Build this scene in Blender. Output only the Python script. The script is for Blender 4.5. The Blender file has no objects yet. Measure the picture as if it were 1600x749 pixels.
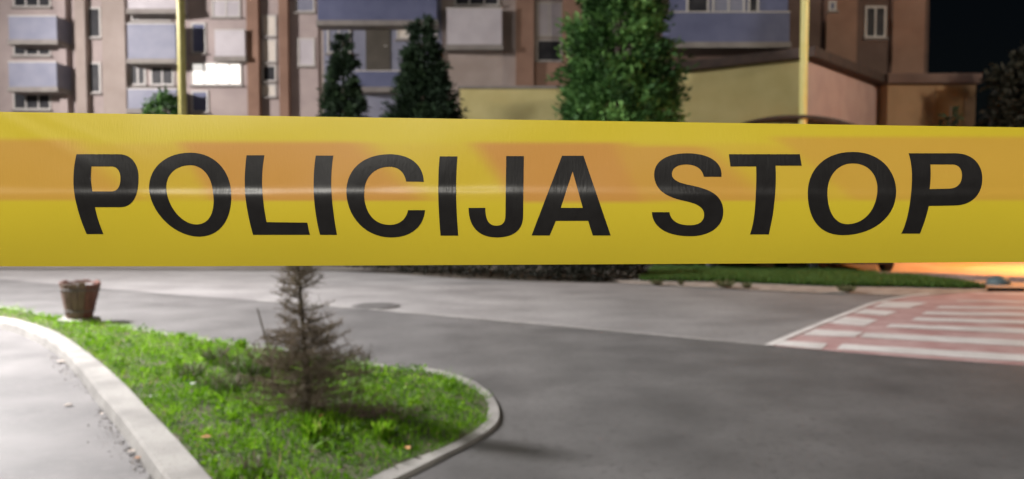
import bpy, bmesh, math, random
import numpy as np
from mathutils import Vector, Matrix
random.seed(7); rng = np.random.default_rng(7)
S = bpy.context.scene
COL = S.collection
R = math.radians

# ------------------------------------------------------------------ camera, world, light, exposure
CAMH, FPX, PITCH = 1.55, 1209.0, math.atan(54.5/1209.0)
cd = bpy.data.cameras.new('camera'); cam = bpy.data.objects.new('camera', cd); COL.objects.link(cam)
cam.location = (0, 0, CAMH); cam.rotation_euler = (R(90)-PITCH, 0, 0)
cd.sensor_width = 36; cd.lens = 36*FPX/1600; cd.clip_start = .02; cd.clip_end = 3000
cd.dof.use_dof = True; cd.dof.focus_distance = .388; cd.dof.aperture_fstop = 13.5
S.camera = cam
W = bpy.data.worlds.new('World'); S.world = W; W.use_nodes = True
nt = W.node_tree; bg = nt.nodes['Background']
sk = nt.nodes.new('ShaderNodeTexSky'); sk.sky_type = 'NISHITA'; sk.sun_disc = False
SUN_EL, SUN_AZ = 24.0, -62.0       # azimuth from +Y towards +X (degrees): light comes from the left
sk.sun_elevation = R(SUN_EL); sk.sun_rotation = R(SUN_AZ)
nt.links.new(sk.outputs[0], bg.inputs[0]); bg.inputs[1].default_value = .0005
sl = bpy.data.lights.new('fill_light', 'SUN'); sl.energy = .05; sl.angle = R(3); sl.color = (1, .95, .9)  # weak sun lamp added as overall fill
so = bpy.data.objects.new('fill_light', sl); COL.objects.link(so)
dv = Vector((math.sin(R(SUN_AZ))*math.cos(R(SUN_EL)), math.cos(R(SUN_AZ))*math.cos(R(SUN_EL)), math.sin(R(SUN_EL))))
so.rotation_euler = dv.to_track_quat('Z', 'Y').to_euler()
S.view_settings.view_transform = 'Standard'; S.view_settings.look = 'None'
S.view_settings.gamma = 1; S.view_settings.use_curve_mapping = False
S.view_settings.exposure = .8
S.cycles.max_bounces = 5; S.cycles.use_denoising = True

# ------------------------------------------------------------------ reading positions off the photograph
FW = Vector((0, math.cos(PITCH), -math.sin(PITCH))); UP = Vector((0, math.sin(PITCH), math.cos(PITCH)))
def ray(x, y): return FW + Vector((1, 0, 0))*((x-800)/FPX) + UP*(-(y-374.5)/FPX)
def G(x, y, z=0.0):                      # where the ray meets the level z
    d = ray(x, y); t = (z-CAMH)/d.z; p = d*t; return Vector((p.x, p.y, z))
def at(x, y, Y):                         # where the ray meets the upright plane at distance Y
    d = ray(x, y); p = d*(Y/d.y); return Vector((p.x, Y, p.z+CAMH))

# ------------------------------------------------------------------ materials
def mat(name, col, rough=.8, col2=None, scale=5, detail=6, bump=0, bscale=60, spec=.5, metal=0, c3=None, lo=.35, hi=.65, sub=None, stretch=None):
    m = bpy.data.materials.new(name); m.use_nodes = True; n = m.node_tree; b = n.nodes['Principled BSDF']
    b.inputs['Base Color'].default_value = (*col, 1); b.inputs['Roughness'].default_value = rough
    b.inputs['Specular IOR Level'].default_value = spec; b.inputs['Metallic'].default_value = metal
    tc = n.nodes.new('ShaderNodeTexCoord'); src = tc.outputs['Object']
    if stretch:
        mp = n.nodes.new('ShaderNodeMapping'); mp.inputs['Scale'].default_value = stretch; n.links.new(src, mp.inputs[0]); src = mp.outputs[0]
    if col2:
        t = n.nodes.new('ShaderNodeTexNoise'); t.inputs['Scale'].default_value = scale; t.inputs['Detail'].default_value = detail
        n.links.new(src, t.inputs['Vector'])
        r = n.nodes.new('ShaderNodeValToRGB'); r.color_ramp.elements[0].color = (*col, 1); r.color_ramp.elements[1].color = (*col2, 1)
        r.color_ramp.elements[0].position = lo; r.color_ramp.elements[1].position = hi
        n.links.new(t.outputs['Fac'], r.inputs[0]); out = r.outputs[0]
        if c3:
            t2 = n.nodes.new('ShaderNodeTexNoise'); t2.inputs['Scale'].default_value = scale*14; t2.inputs['Detail'].default_value = 3
            n.links.new(src, t2.inputs['Vector'])
            mx = n.nodes.new('ShaderNodeMix'); mx.data_type = 'RGBA'; mx.blend_type = 'MIX'
            mr = n.nodes.new('ShaderNodeMapRange'); mr.inputs[1].default_value = .55; mr.inputs[2].default_value = .72; mr.inputs[4].default_value = .7
            n.links.new(t2.outputs['Fac'], mr.inputs[0]); n.links.new(mr.outputs[0], mx.inputs[0])
            n.links.new(out, mx.inputs[6]); mx.inputs[7].default_value = (*c3, 1); out = mx.outputs[2]
        n.links.new(out, b.inputs['Base Color'])
    if bump:
        t = n.nodes.new('ShaderNodeTexNoise'); t.inputs['Scale'].default_value = bscale; t.inputs['Detail'].default_value = 4
        n.links.new(src, t.inputs['Vector'])
        bp = n.nodes.new('ShaderNodeBump'); bp.inputs['Strength'].default_value = bump; bp.inputs['Distance'].default_value = .01
        n.links.new(t.outputs['Fac'], bp.inputs['Height']); n.links.new(bp.outputs[0], b.inputs['Normal'])
    return m
def emit(name, col, s):
    m = bpy.data.materials.new(name); m.use_nodes = True; b = m.node_tree.nodes['Principled BSDF']
    b.inputs['Base Color'].default_value = (*col, 1); b.inputs['Emission Color'].default_value = (*col, 1); b.inputs['Emission Strength'].default_value = s
    return m
def leafmat(name, ramp, rough=.6, trans=.25):   # colour of each leaf from a per-leaf random value stored on the mesh
    m = bpy.data.materials.new(name); m.use_nodes = True; n = m.node_tree; b = n.nodes['Principled BSDF']
    a = n.nodes.new('ShaderNodeAttribute'); a.attribute_name = 'tint'
    r = n.nodes.new('ShaderNodeValToRGB'); e = r.color_ramp.elements
    while len(e) < len(ramp): e.new(.5)
    for i, (p, c) in enumerate(ramp): e[i].position = p; e[i].color = (*c, 1)
    n.links.new(a.outputs['Fac'], r.inputs[0]); n.links.new(r.outputs[0], b.inputs['Base Color'])
    b.inputs['Roughness'].default_value = rough; b.inputs['Specular IOR Level'].default_value = .22
    tr = n.nodes.new('ShaderNodeBsdfTranslucent'); n.links.new(r.outputs[0], tr.inputs[0])
    mx = n.nodes.new('ShaderNodeMixShader'); mx.inputs[0].default_value = trans
    n.links.new(b.outputs[0], mx.inputs[1]); n.links.new(tr.outputs[0], mx.inputs[2]); n.links.new(mx.outputs[0], n.nodes['Material Output'].inputs[0])
    return m

# ------------------------------------------------------------------ mesh helpers
def link(name, me, m=None, parent=None, smooth=False):
    o = bpy.data.objects.new(name, me); COL.objects.link(o)
    if m: me.materials.append(m)
    if parent: o.parent = parent
    if smooth:
        for p in me.polygons: p.use_smooth = True
    return o
def frombm(name, bm, m, parent=None, smooth=False):
    bmesh.ops.recalc_face_normals(bm, faces=bm.faces)
    me = bpy.data.meshes.new(name); bm.to_mesh(me); bm.free(); return link(name, me, m, parent, smooth)
def thing(name, label, cat, loc=(0,0,0), rz=0, group=None):
    o = bpy.data.objects.new(name, None); COL.objects.link(o); o.location = loc; o.rotation_euler = (0,0,rz)
    o.empty_display_size = .2
    return tag(o, label, cat, group)
def tag(o, label, cat, group=None):
    o['label'] = label; o['category'] = cat
    if group: o['group'] = group
    return o
def box(bm, x0, x1, y0, y1, z0, z1):
    v = [bm.verts.new(p) for p in ((x0,y0,z0),(x1,y0,z0),(x1,y1,z0),(x0,y1,z0),(x0,y0,z1),(x1,y0,z1),(x1,y1,z1),(x0,y1,z1))]
    for f in ((0,3,2,1),(4,5,6,7),(0,1,5,4),(1,2,6,5),(2,3,7,6),(3,0,4,7)): bm.faces.new([v[i] for i in f])
def bbox(name, m, parent, x0, x1, y0, y1, z0, z1, bev=0):
    bm = bmesh.new(); box(bm, x0, x1, y0, y1, z0, z1)
    if bev: bmesh.ops.bevel(bm, geom=bm.edges[:], offset=bev, segments=2, affect='EDGES')
    return frombm(name, bm, m, parent)
def tube(bm, pts, rad, n=8, cap=True):
    pts = [Vector(p) for p in pts]; rings = []
    for i, p in enumerate(pts):
        d = (pts[min(i+1, len(pts)-1)]-pts[max(i-1, 0)]).normalized()
        a = d.cross(Vector((0,0,1)) if abs(d.z) < .9 else Vector((1,0,0))).normalized(); b = d.cross(a)
        r = rad[i] if isinstance(rad, (list, tuple)) else rad
        rings.append([bm.verts.new(p+(a*math.cos(2*math.pi*k/n)+b*math.sin(2*math.pi*k/n))*r) for k in range(n)])
    for i in range(len(rings)-1):
        for k in range(n): bm.faces.new((rings[i][k], rings[i][(k+1)%n], rings[i+1][(k+1)%n], rings[i+1][k]))
    if cap: bm.faces.new(rings[0][::-1]); bm.faces.new(rings[-1])
def lathe(bm, prof, n=24, cx=0, cy=0, axis='z'):
    rings = []
    for r, z in prof:
        rg = []
        for k in range(n):
            a = 2*math.pi*k/n; c, s = math.cos(a)*r, math.sin(a)*r
            rg.append(bm.verts.new((cx+c, cy+s, z) if axis == 'z' else (z, cx+c, cy+s)))
        rings.append(rg)
    for i in range(len(rings)-1):
        for k in range(n): bm.faces.new((rings[i][k], rings[i][(k+1)%n], rings[i+1][(k+1)%n], rings[i+1][k]))
    bm.faces.new(rings[0][::-1]); bm.faces.new(rings[-1])
def sheet(name, pts, z, m, sub=0, thick=0):
    bm = bmesh.new(); vs = [bm.verts.new((p[0], p[1], z)) for p in pts]; f = bm.faces.new(vs)
    if f.normal.z < 0: f.normal_flip()
    bmesh.ops.triangulate(bm, faces=bm.faces[:])
    if thick:
        r = bmesh.ops.extrude_face_region(bm, geom=bm.faces[:])
        for v in r['geom']:
            if isinstance(v, bmesh.types.BMVert): v.co.z -= thick
        bmesh.ops.recalc_face_normals(bm, faces=bm.faces)
    me = bpy.data.meshes.new(name); bm.to_mesh(me); bm.free()
    if me.polygons and me.polygons[0].normal.z < 0 and not thick: me.flip_normals()
    o = link(name, me, m); o['kind'] = 'structure'; return o
def leaves(name, P, D, L, Wd, tint, m, parent=None, curl=0.0):
    """one mesh of many small leaves: base points P, directions D (unit), lengths L, widths Wd"""
    n = len(P); side = np.cross(D, rng.normal(size=(n, 3))); side /= np.linalg.norm(side, axis=1)[:, None]+1e-9
    nrm = np.cross(D, side)
    mid = P+D*(L*.5)[:, None]+nrm*(curl*L)[:, None]
    a = P; b = mid+side*(Wd*.5)[:, None]; c = P+D*L[:, None]; d = mid-side*(Wd*.5)[:, None]
    co = np.stack([a, b, c, d], 1).reshape(-1, 3)
    me = bpy.data.meshes.new(name); me.vertices.add(4*n); me.vertices.foreach_set('co', co.ravel())
    me.loops.add(4*n); me.loops.foreach_set('vertex_index', np.arange(4*n))
    me.polygons.add(n); me.polygons.foreach_set('loop_start', np.arange(n)*4); me.polygons.foreach_set('loop_total', np.full(n, 4))
    at_ = me.attributes.new('tint', 'FLOAT', 'POINT'); at_.data.foreach_set('value', np.repeat(tint, 4).astype(np.float32))
    me.update(); me.validate(); return link(name, me, m, parent)
def unit(n, zmin=-1):
    v = rng.normal(size=(n, 3)); v /= np.linalg.norm(v, axis=1)[:, None]
    v[:, 2] = np.where(v[:, 2] < zmin, -v[:, 2], v[:, 2]); return v
def inpoly(X, Y, poly):
    c = np.zeros(len(X), bool); n = len(poly); j = n-1
    for i in range(n):
        xi, yi, xj, yj = poly[i][0], poly[i][1], poly[j][0], poly[j][1]
        t = ((yi > Y) != (yj > Y)) & (X < (xj-xi)*(Y-yi)/(yj-yi+1e-12)+xi); c ^= t; j = i
    return c
def smoothpoly(pts, k=6, closed=False):
    out = []; n = len(pts)
    for i in range(n if closed else n-1):
        p = [Vector(pts[(i+j) % n] if closed else pts[min(max(i+j, 0), n-1)]) for j in (-1, 0, 1, 2)]
        for q in range(k):
            t = q/k
            out.append(.5*((2*p[1])+(-p[0]+p[2])*t+(2*p[0]-5*p[1]+4*p[2]-p[3])*t*t+(-p[0]+3*p[1]-3*p[2]+p[3])*t**3))
    if not closed: out.append(Vector(pts[-1]))
    return out

# ------------------------------------------------------------------ ground, roads, island
M = {}
M['asph'] = mat('asphalt_old', (.19,.183,.18), .5, (.31,.30,.295), .8, 8, .5, 90, .5, c3=(.13,.125,.12), lo=.3, hi=.7, stretch=(1,1.6,1))
M['asph2'] = mat('asphalt_new', (.078,.076,.075), .5, (.185,.18,.177), 1.3, 10, .6, 110, .5, c3=(.075,.072,.071), lo=.2, hi=.85)
M['path'] = mat('asphalt_path', (.085,.081,.08), .6, (.18,.172,.168), 1.3, 9, .5, 110, .5, c3=(.16,.15,.145), lo=.3, hi=.7)
M['earth'] = mat('dark_earth', (.06,.05,.04), .95, (.11,.09,.065), 3, 6, .6, 30)
M['soil'] = mat('island_soil', (.05,.07,.02), .95, (.10,.085,.05), 4, 6, .6, 30)
M['kerb'] = mat('kerb_concrete', (.22,.211,.198), .85, (.34,.328,.305), 3, 8, .5, 60, c3=(.21,.195,.17))
M['sand'] = mat('pale_grit', (.24,.21,.18), .9, (.42,.385,.34), 4, 8, .6, 40, c3=(.12,.10,.08))
M['white'] = mat('road_paint_white', (.66,.64,.61), .5, (.84,.82,.79), 2.5, 9, .2, 80, c3=(.54,.46,.44))
M['red'] = mat('road_paint_red', (.46,.27,.26), .55, (.60,.43,.415), 2.5, 8, .2, 80, c3=(.38,.21,.20))
M['line'] = mat('worn_line_paint', (.27,.26,.245), .55, (.42,.41,.39), 4, 8, .2, 80)
g = sheet('ground', [(-300,-60),(300,-60),(300,400),(-300,400)], -.03, M['earth'])
far = [(-3000,330),(-700,372),(-200,394),(200,412),(420,418),(610,428),(730,436.5),(850,441),(970,443),(1080,449),(1200,455.5),(1320,460),(1434,464)]
far_g = [G(x, y) for x, y in far if y > 350]
near = [(0,437),(250,459),(400,470),(540,481),(760,500),(980,520),(1200,541),(1400,557),(1600,571.5)]
near_g = [G(*p) for p in near]
dL = (near_g[0]-near_g[2]).normalized(); near_l = near_g[0]+dL*22
dR = (near_g[-1]-near_g[-3]).normalized(); near_r = near_g[-1]+dR*14
dF = (far_g[-1]-far_g[-4]).normalized(); far_r = far_g[-1]+dF*14
far_l = far_g[0]+(far_g[0]-far_g[2]).normalized()*10
road_pts = [near_l]+near_g+[near_r]+[far_r]+far_g[::-1]+[far_l]
sheet('road', road_pts, .0, M['asph'])
# the newer asphalt of the side road in front, running up to the edge of the main road
sheet('side_road', [near_l]+near_g+[near_r, Vector((16,-12,0)), Vector((-30,-12,0)), Vector((-32,5,0))], .004, M['asph2'])
# worn pale edge line between the two
def strip(name, pts, w0, w1, z, m, thick=0):
    c = smoothpoly([Vector((p[0], p[1], 0)) for p in pts], 6); bm = bmesh.new(); prev = None
    for i, p in enumerate(c):
        d = (c[min(i+1, len(c)-1)]-c[max(i-1, 0)]).normalized(); nn = Vector((-d.y, d.x, 0))
        a = bm.verts.new(p+nn*w0+Vector((0,0,z))); b = bm.verts.new(p-nn*w1+Vector((0,0,z)))
        if prev: bm.faces.new((prev[0], prev[1], b, a))
        prev = (a, b)
    for f in bm.faces:
        f.normal_update()
        if f.normal.z < 0: f.normal_flip()
    if thick:
        r = bmesh.ops.extrude_face_region(bm, geom=bm.faces[:])
        for v in r['geom']:
            if isinstance(v, bmesh.types.BMVert): v.co.z -= thick
        bmesh.ops.recalc_face_normals(bm, faces=bm.faces)
    me = bpy.data.meshes.new(name); bm.to_mesh(me); bm.free(); return link(name, me, m)
o = strip('edge_line', near_g[2:7], .05, .02, .008, M['line']); o['kind'] = 'structure'

ZI, ZK = .024, .10      # the island stands one kerb above the asphalt
kin = [(-500,455),(-250,468),(-100,482),(0,495),(47,505),(93,522),(140,554),(186,593),(233,642),(280,691),(326,745),(370,800),(420,870)]
kout = [(-500,459),(-250,473),(-100,488),(0,502.5),(43,515),(86,537),(120,568),(154,610),(190,652),(227,702),(262,749),(300,800),(345,870)]
tip_in = [(500,790),(548,764),(621,727),(686,703),(733,679),(756,661),(763,638),(756,619),(728,600),(686,586),(640,579)]
tip_out = [(520,800),(572,772),(642,738),(697,710),(744,686),(776,663),(781,642),(770,619),(747,600),(714,586),(681,577),(640,573)]
far_in = [(600,573),(539,564),(406,544),(340,534),(283,526),(240,520),(200,513),(130,503),(60,492),(0,480),(-100,468),(-250,455),(-500,440)]
gi = lambda L: [G(x, y, ZI) for x, y in L]
isl = smoothpoly(gi(kin), 5)+[G(430,860,ZI)]+smoothpoly(gi(tip_in)[1:], 5)+smoothpoly(gi(far_in), 3)
isl2 = [(p.x, p.y) for p in isl]
sheet('island', isl2, ZI-.006, M['soil'])
def ribbon(name, A, B, z0, z1, m, zo=None):      # concrete kerb: top between the two outlines, faces down to the asphalt
    A = smoothpoly(A, 6); B = smoothpoly(B, 6); n = min(len(A), len(B)); bm = bmesh.new(); pr = None
    A = [A[round(i*(len(A)-1)/(n-1))] for i in range(n)]; B = [B[round(i*(len(B)-1)/(n-1))] for i in range(n)]
    for a, b in zip(A, B):
        c = a.lerp(b, .93); zc = z1 if zo is None else z1+(zo-z1)*.9; ze = z1-.018 if zo is None else zo-.01
        r = [bm.verts.new((a.x, a.y, z0)), bm.verts.new((a.x, a.y, z1)), bm.verts.new((c.x, c.y, zc)), bm.verts.new((b.x, b.y, ze)),
             bm.verts.new((b.x+(b.x-a.x)*.12, b.y+(b.y-a.y)*.12, z0))]
        if pr:
            for k in range(4): bm.faces.new((pr[k], pr[k+1], r[k+1], r[k]))
        pr = r
    o = frombm(name, bm, m); o['kind'] = 'structure'; return o
ribbon('kerb', [G(x, y, ZK) for x, y in kin], [G(x, y, ZK) for x, y in kout], -.02, ZK+.004, M['kerb'])
ribbon('kerb', gi(tip_in), gi(tip_out), -.02, ZI+.004, M['kerb'])
fo = [G(x, y, 0)+Vector((0,.0,ZI)) for x, y in far_in]
fin = gi(far_in); fout = []
for i, p in enumerate(fin):
    d = (fin[min(i+1, len(fin)-1)]-fin[max(i-1, 0)]).normalized(); fout.append(p+Vector((d.y, -d.x, 0))*.09)
ribbon('kerb', fin, fout, -.02, ZI-.004, M['kerb'])
# lower-left footpath
sheet('footpath', [(p.x, p.y) for p in smoothpoly(gi(kin), 5)]+[(-3.0,-3),(-16,-3),(-24,14)], .008, M['path'])
# dirt collected along the kerb foot
M['flake'] = leafmat('gutter_flakes', [(0,(.11,.10,.09)),(.8,(.19,.17,.15)),(1,(.38,.32,.26))], rough=.9, trans=0)
ko = [p for p in smoothpoly(gi(kout), 12)]; ko = np.array([[p.x, p.y] for p in ko]); N = 2600
ii = rng.integers(20, len(ko)-2, N); f_ = rng.random(N)[:, None]; q = ko[ii]*(1-f_)+ko[ii+1]*f_; dd_ = ko[ii+1]-ko[ii]; dd_ /= np.linalg.norm(dd_, axis=1)[:, None]
w_ = .02+np.abs(rng.normal(size=N))*.055*(1+.5*np.sin(ii/5.)); q = q+np.stack([dd_[:, 1], -dd_[:, 0]], 1)*w_[:, None]
D_ = rng.normal(size=(N, 3)); D_[:, 2] *= .05; D_ /= np.linalg.norm(D_, axis=1)[:, None]
o = leaves('gutter_dirt', np.stack([q[:, 0], q[:, 1], np.full(N, .0135)], 1), D_, .006+.014*rng.random(N), .005+.01*rng.random(N), rng.random(N)**2, M['flake']); o['kind'] = 'stuff'

# ------------------------------------------------------------------ far verge
fe = far_g[4:]
verge_far = [G(x, y) for x, y in ((1010,408),(1180,411),(1330,424),(1440,432),(1545,450))]
back_z = .06
pv = smoothpoly([G(1000,441),G(1080,443.5),G(1200,449),(G(1320,454)),G(1430,456),G(1500,454)], 4)
sheet('verge_grit', [(p.x, p.y) for p in fe[3:]]+[(G(1540,456).x, G(1540,456).y),(G(1560,438).x,G(1560,438).y),(G(1400,420).x,G(1400,420).y),(G(900,420).x,G(900,420).y)], .012, M['sand'])
sheet('car_park', [(-30,19.2),(4.6,17.6),(30,17.6),(40,60),(-40,60)], .02, mat('car_park_paving', (.13,.115,.10), .6, (.20,.18,.16), 1.2, 8, .3, 60))
M['pave'] = mat('pavement_slabs', (.34,.27,.22), .65, (.46,.39,.33), 2, 8, .3, 60)
sheet('pavement', [(G(*p).x, G(*p).y) for p in ((1370,432),(1440,436),(1545,452),(1620,453),(2100,450),(2100,405),(1370,405))], .028, M['pave'])
bm = bmesh.new()
pk = smoothpoly([G(1372,425,.12),G(1450,427,.12),G(1540,431,.12),G(1620,434,.12),G(1900,442,.12)], 4)
pr = None
for p in pk:
    r = [bm.verts.new((p.x, p.y-.06, .02)), bm.verts.new((p.x, p.y-.055, .12)), bm.verts.new((p.x, p.y+.09, .12)), bm.verts.new((p.x, p.y+.09, .02))]
    if pr:
        for k in range(3): bm.faces.new((pr[k], pr[k+1], r[k+1], r[k]))
    pr = r
o = frombm('kerb', bm, mat('kerb_brown', (.20,.13,.11), .8, (.28,.2,.17), 4)); o['kind'] = 'structure'

# ------------------------------------------------------------------ zebra crossing (red field, white bars along the road)
zl = smoothpoly([G(1200,541),G(1262,515),G(1330,488),G(1372,473),G(1434,462),G(1500,457)], 4)
field = [(p.x, p.y) for p in zl]+[(G(1700,457).x, G(1700,457).y), (G(2200,470).x, G(2200,470).y), (G(2200,612).x, G(2200,612).y)]+[(p.x, p.y) for p in (G(1600,572.5), G(1400,558), G(1300,549.5))]
o = sheet('zebra_field', field, .008, M['red'])
# left ends of the bars and right ends lie along two skewed lines; the band between them stays red
def quad(L, z=.012):
    return [(G(x, y).x, G(x, y).y) for x, y in L]
bars_r = [ # (left x, y top, y bottom) -> same bar at x=1600 (y top, bottom)
 (1316,538,547, 556,567), (1352,520.5,528.5, 533,543), (1392,507,512.5, 515,523), (1432,496.5,502, 502,507.5),
 (1448,487,492.5, 490.5,495.5), (1470,478.5,482.5, 481,484.5), (1500,469.5,472, 471.5,474), (1530,457.5,459.5, 459.5,461.5)]
for i, (x, a, b, c, d) in enumerate(bars_r):
    k = (2200-1600)/(1600-x)
    rr = lambda y0, y1: y1+(y1-y0)*k*.9
    o = sheet('zebra_bar', quad([(x, a+1),(x-9, b),(1600, d),(2200, rr(b, d)),(2200, rr(a, c)),(1600, c)]), .012, M['white'])
bars_l = [((1203,540),(1283,547.5),(1293,538.5),(1222,534)), ((1252,525),(1335,528),(1350,520.5),(1275,516)),
          ((1294,506),(1350,511),(1372,501),(1320,496.5)), ((1333,491),(1384,494.5),(1402,488),(1352,484)), ((1362,481.5),(1420,482.5),(1450,474),(1384,472.5))]
for q in bars_l: sheet('zebra_bar', quad(q), .012, M['white'])
o = strip('zebra_edge', [(p.x, p.y) for p in zl[:-3]], .04, .05, .0145, M['white']); o['kind'] = 'structure'

# two dark covers in the carriageway
M['iron'] = mat('cast_iron', (.09,.087,.085), .6, (.14,.135,.13), 20, 4, .5, 60)
for (x, y, lb) in ((587,480,'dark round manhole cover in the far road lane right of the brown spruce'),):
    p = G(x, y-1); t = thing('manhole_cover', lb, 'manhole', (p.x, p.y, .003))
    bm = bmesh.new(); lathe(bm, [(.36,0),(.36,.012),(.34,.014)], 32); frombm('frame', bm, M['iron'], t)
    bm = bmesh.new(); lathe(bm, [(.31,.0142),(.31,.018)], 32)
    for k in range(-3, 4): box(bm, -.24, .24, k*.07-.012, k*.07+.012, .0175, .021)
    frombm('lid', bm, M['iron'], t)

# ------------------------------------------------------------------ buildings across the road
M['beige'] = mat('plaster_beige', (.32,.265,.235), .85, (.38,.32,.29), 1.2, 6, .15, 30)
M['pinkb'] = mat('plaster_pink', (.36,.30,.29), .85, (.43,.36,.345), 1.2, 6, .15, 30)
M['brown'] = mat('plaster_brown', (.23,.135,.095), .85, (.29,.175,.125), 1.2, 6, .15, 30)
M['dbrown'] = mat('plaster_dark_brown', (.10,.062,.05), .85, (.13,.085,.068), 1.2, 6, .15, 30)
M['blue'] = mat('panel_blue', (.10,.115,.21), .6, (.13,.145,.25), 1.5, 5)
M['bgrey'] = mat('panel_blue_grey', (.19,.20,.27), .6, (.24,.25,.32), 1.5, 5)
M['pale'] = mat('panel_pale', (.46,.43,.46), .6, (.54,.51,.54), 1.5, 5)
M['cream'] = mat('curtain_cream', (.62,.57,.50), .8, (.7,.65,.58), 3, 4, stretch=(6,1,1))
M['slab'] = mat('concrete_slab', (.22,.20,.19), .9, (.28,.26,.24), 2, 5)
M['glass'] = mat('dark_glass', (.025,.027,.032), .45, (.05,.05,.055), 2, 3, spec=.12)
M['wframe'] = mat('window_frame_white', (.5,.48,.46), .5, (.55,.53,.5), 3)
M['olive'] = mat('plaster_yellow_lit', (.50,.44,.19), .85, (.56,.50,.23), 1.5, 6, .2, 30)  # yellow light on plinth and annex left wall put into the plaster colour
M['pinkw'] = mat('plaster_pink_lit', (.42,.29,.26), .85, (.48,.34,.30), 1.5, 6, .2, 30)  # pinkish light on the annex right wall mixed into its colour
M['roof'] = mat('roof_dark', (.05,.035,.03), .85, (.075,.05,.04), 4, 5, .3, 30)
M['lit'] = emit('lit_window', (1, .97, .92), .42)
def X_(x, y, Y): return at(x, y, Y)
def win(parent, x0, y0, x1, y1, Y, pane=None, frame=None, mull=1, sill=True):      # a window standing on the wall plane Y; frame > pane, sill
    a = at(x0, y1, Y); b = at(x1, y0, Y); t = .07
    bm = bmesh.new()
    box(bm, a.x, a.x+t, Y-.06, Y+.02, a.z, b.z); box(bm, b.x-t, b.x, Y-.06, Y+.02, a.z, b.z)
    box(bm, a.x+t, b.x-t, Y-.055, Y+.02, b.z-t, b.z); box(bm, a.x+t, b.x-t, Y-.055, Y+.02, a.z, a.z+t)
    for k in range(1, mull+1):
        cx = a.x+(b.x-a.x)*k/(mull+1); box(bm, cx-.03, cx+.03, Y-.05, Y+.02, a.z+t, b.z-t)
    w = frombm('window', bm, frame or M['wframe'], parent)
    bbox('pane', pane or M['glass'], w, a.x+t-.01, b.x-t+.01, Y-.03, Y+.01, a.z+t-.01, b.z-t+.01)
    if sill: bbox('sill', M['slab'], w, a.x-.06, b.x+.06, Y-.16, Y-.003, a.z-.07, a.z-.004)
    return w
def balcony(parent, x0, y0, x1, y1, Y, m, depth=1.1, dark=True):                    # parapet panel at distance Y-depth, its slab, side panels
    Yf = Y-depth; a = at(x0, y1, Yf); b = at(x1, y0, Yf)
    o = bbox('balcony', m, parent, a.x, b.x, Yf, Yf+.1, a.z, b.z)
    bbox('side_panel', m, o, a.x, a.x+.1, Yf+.102, Y-.004, a.z, b.z)
    bbox('side_panel', m, o, b.x-.1, b.x, Yf+.102, Y-.004, a.z, b.z)
    bbox('slab', M['slab'], o, a.x-.05, b.x+.05, Yf-.05, Y-.003, a.z-.2, a.z-.003)
    bbox('rail', M['wframe'], o, a.x-.02, b.x+.02, Yf-.01, Yf+.11, b.z+.003, b.z+.05)
    return o
def wallpart(parent, m, x0, x1, Y, ztop, depth=8, zbot=0, name='wall'):
    a = at(x0, 100, Y); b = at(x1, 100, Y)
    return bbox(name, m, parent, a.x, b.x, Y, Y+depth, zbot, ztop)
def pil(parent, m, x0, x1, Y, ztop, d=.35, zbot=0):
    a = at(x0, 100, Y-d); b = at(x1, 100, Y-d)
    return bbox('pilaster', m, parent, a.x, b.x, Y-d, Y-.003, zbot, ztop)
def roofp(parent, x0, x1, Y, z, depth=8):
    a = at(x0, 100, Y); b = at(x1, 100, Y); return bbox('roof', M['roof'], parent, a.x-.4, b.x+.4, Y-.5, Y+depth+.4, z+.003, z+.35)

# left block
YA = 33.0
A = thing('apartment_block', 'pinkish beige apartment block at left with brown pilasters, grey balconies and one brightly lit window', 'building', at(250,300,YA).xy.to_3d())
A.location = (0,0,0)
wallpart(A, M['pinkb'], -420, 497, YA, 15.5); roofp(A, -420, 497, YA, 15.5)
for x0, x1, m in ((92,104,'pinkb'),(118,134,'beige'),(160,196,'beige'),(386,404,'brown'),(436,450,'brown'),(-60,-40,'brown')): pil(A, M[m], x0, x1, YA, 15.2)
for y0, y1, m in ((26,62,'bgrey'),(98,136,'bgrey'),(-60,-22,'bgrey')):
    balcony(A, 14, y0, 88, y1, YA, M[m])
    balcony(A, -190, y0, -80, y1, YA, M[m])
for y0, y1 in ((66,88),(-16,12),(140,172)): win(A, 22, y0, 80, y1, YA, mull=2)
for y0, y1 in ((12,60),(98,146)): win(A, 138, y0, 158, y1, YA, mull=0)
balcony(A, 200, 38, 274, 92, YA, M['bgrey']); balcony(A, 200, -50, 274, 14, YA, M['pale']); balcony(A, 200, 140, 276, 170, YA, M['bgrey'])
win(A, 204, 98, 228, 134, YA); win(A, 236, 98, 272, 134, YA, mull=1); win(A, 206, 18, 268, 34, YA, mull=3)
w = win(A, 300, 36, 322, 84, YA, pane=M['blue'], mull=0)
w = win(A, 300, 98, 378, 134, YA, pane=M['lit'], mull=3)
w = win(A, 332, 0, 376, 28, YA, pane=M['pale'], mull=1); balcony(A, 336, 48, 382, 88, YA, M['pale'], .6)
w = win(A, 300, 142, 326, 176, YA, pane=M['blue'], mull=0)
for y0, y1 in ((24,58),(62,98),(132,152),(-40,-6)): win(A, 410, y0, 432, y1, YA, pane=M['cream'], mull=0)
win(A, 410, 102, 432, 128, YA, mull=0)
win(A, 466, 60, 492, 104, YA, pane=M['pale'], mull=0); win(A, 462, -30, 492, 20, YA, pane=M['bgrey'], mull=0)

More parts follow.
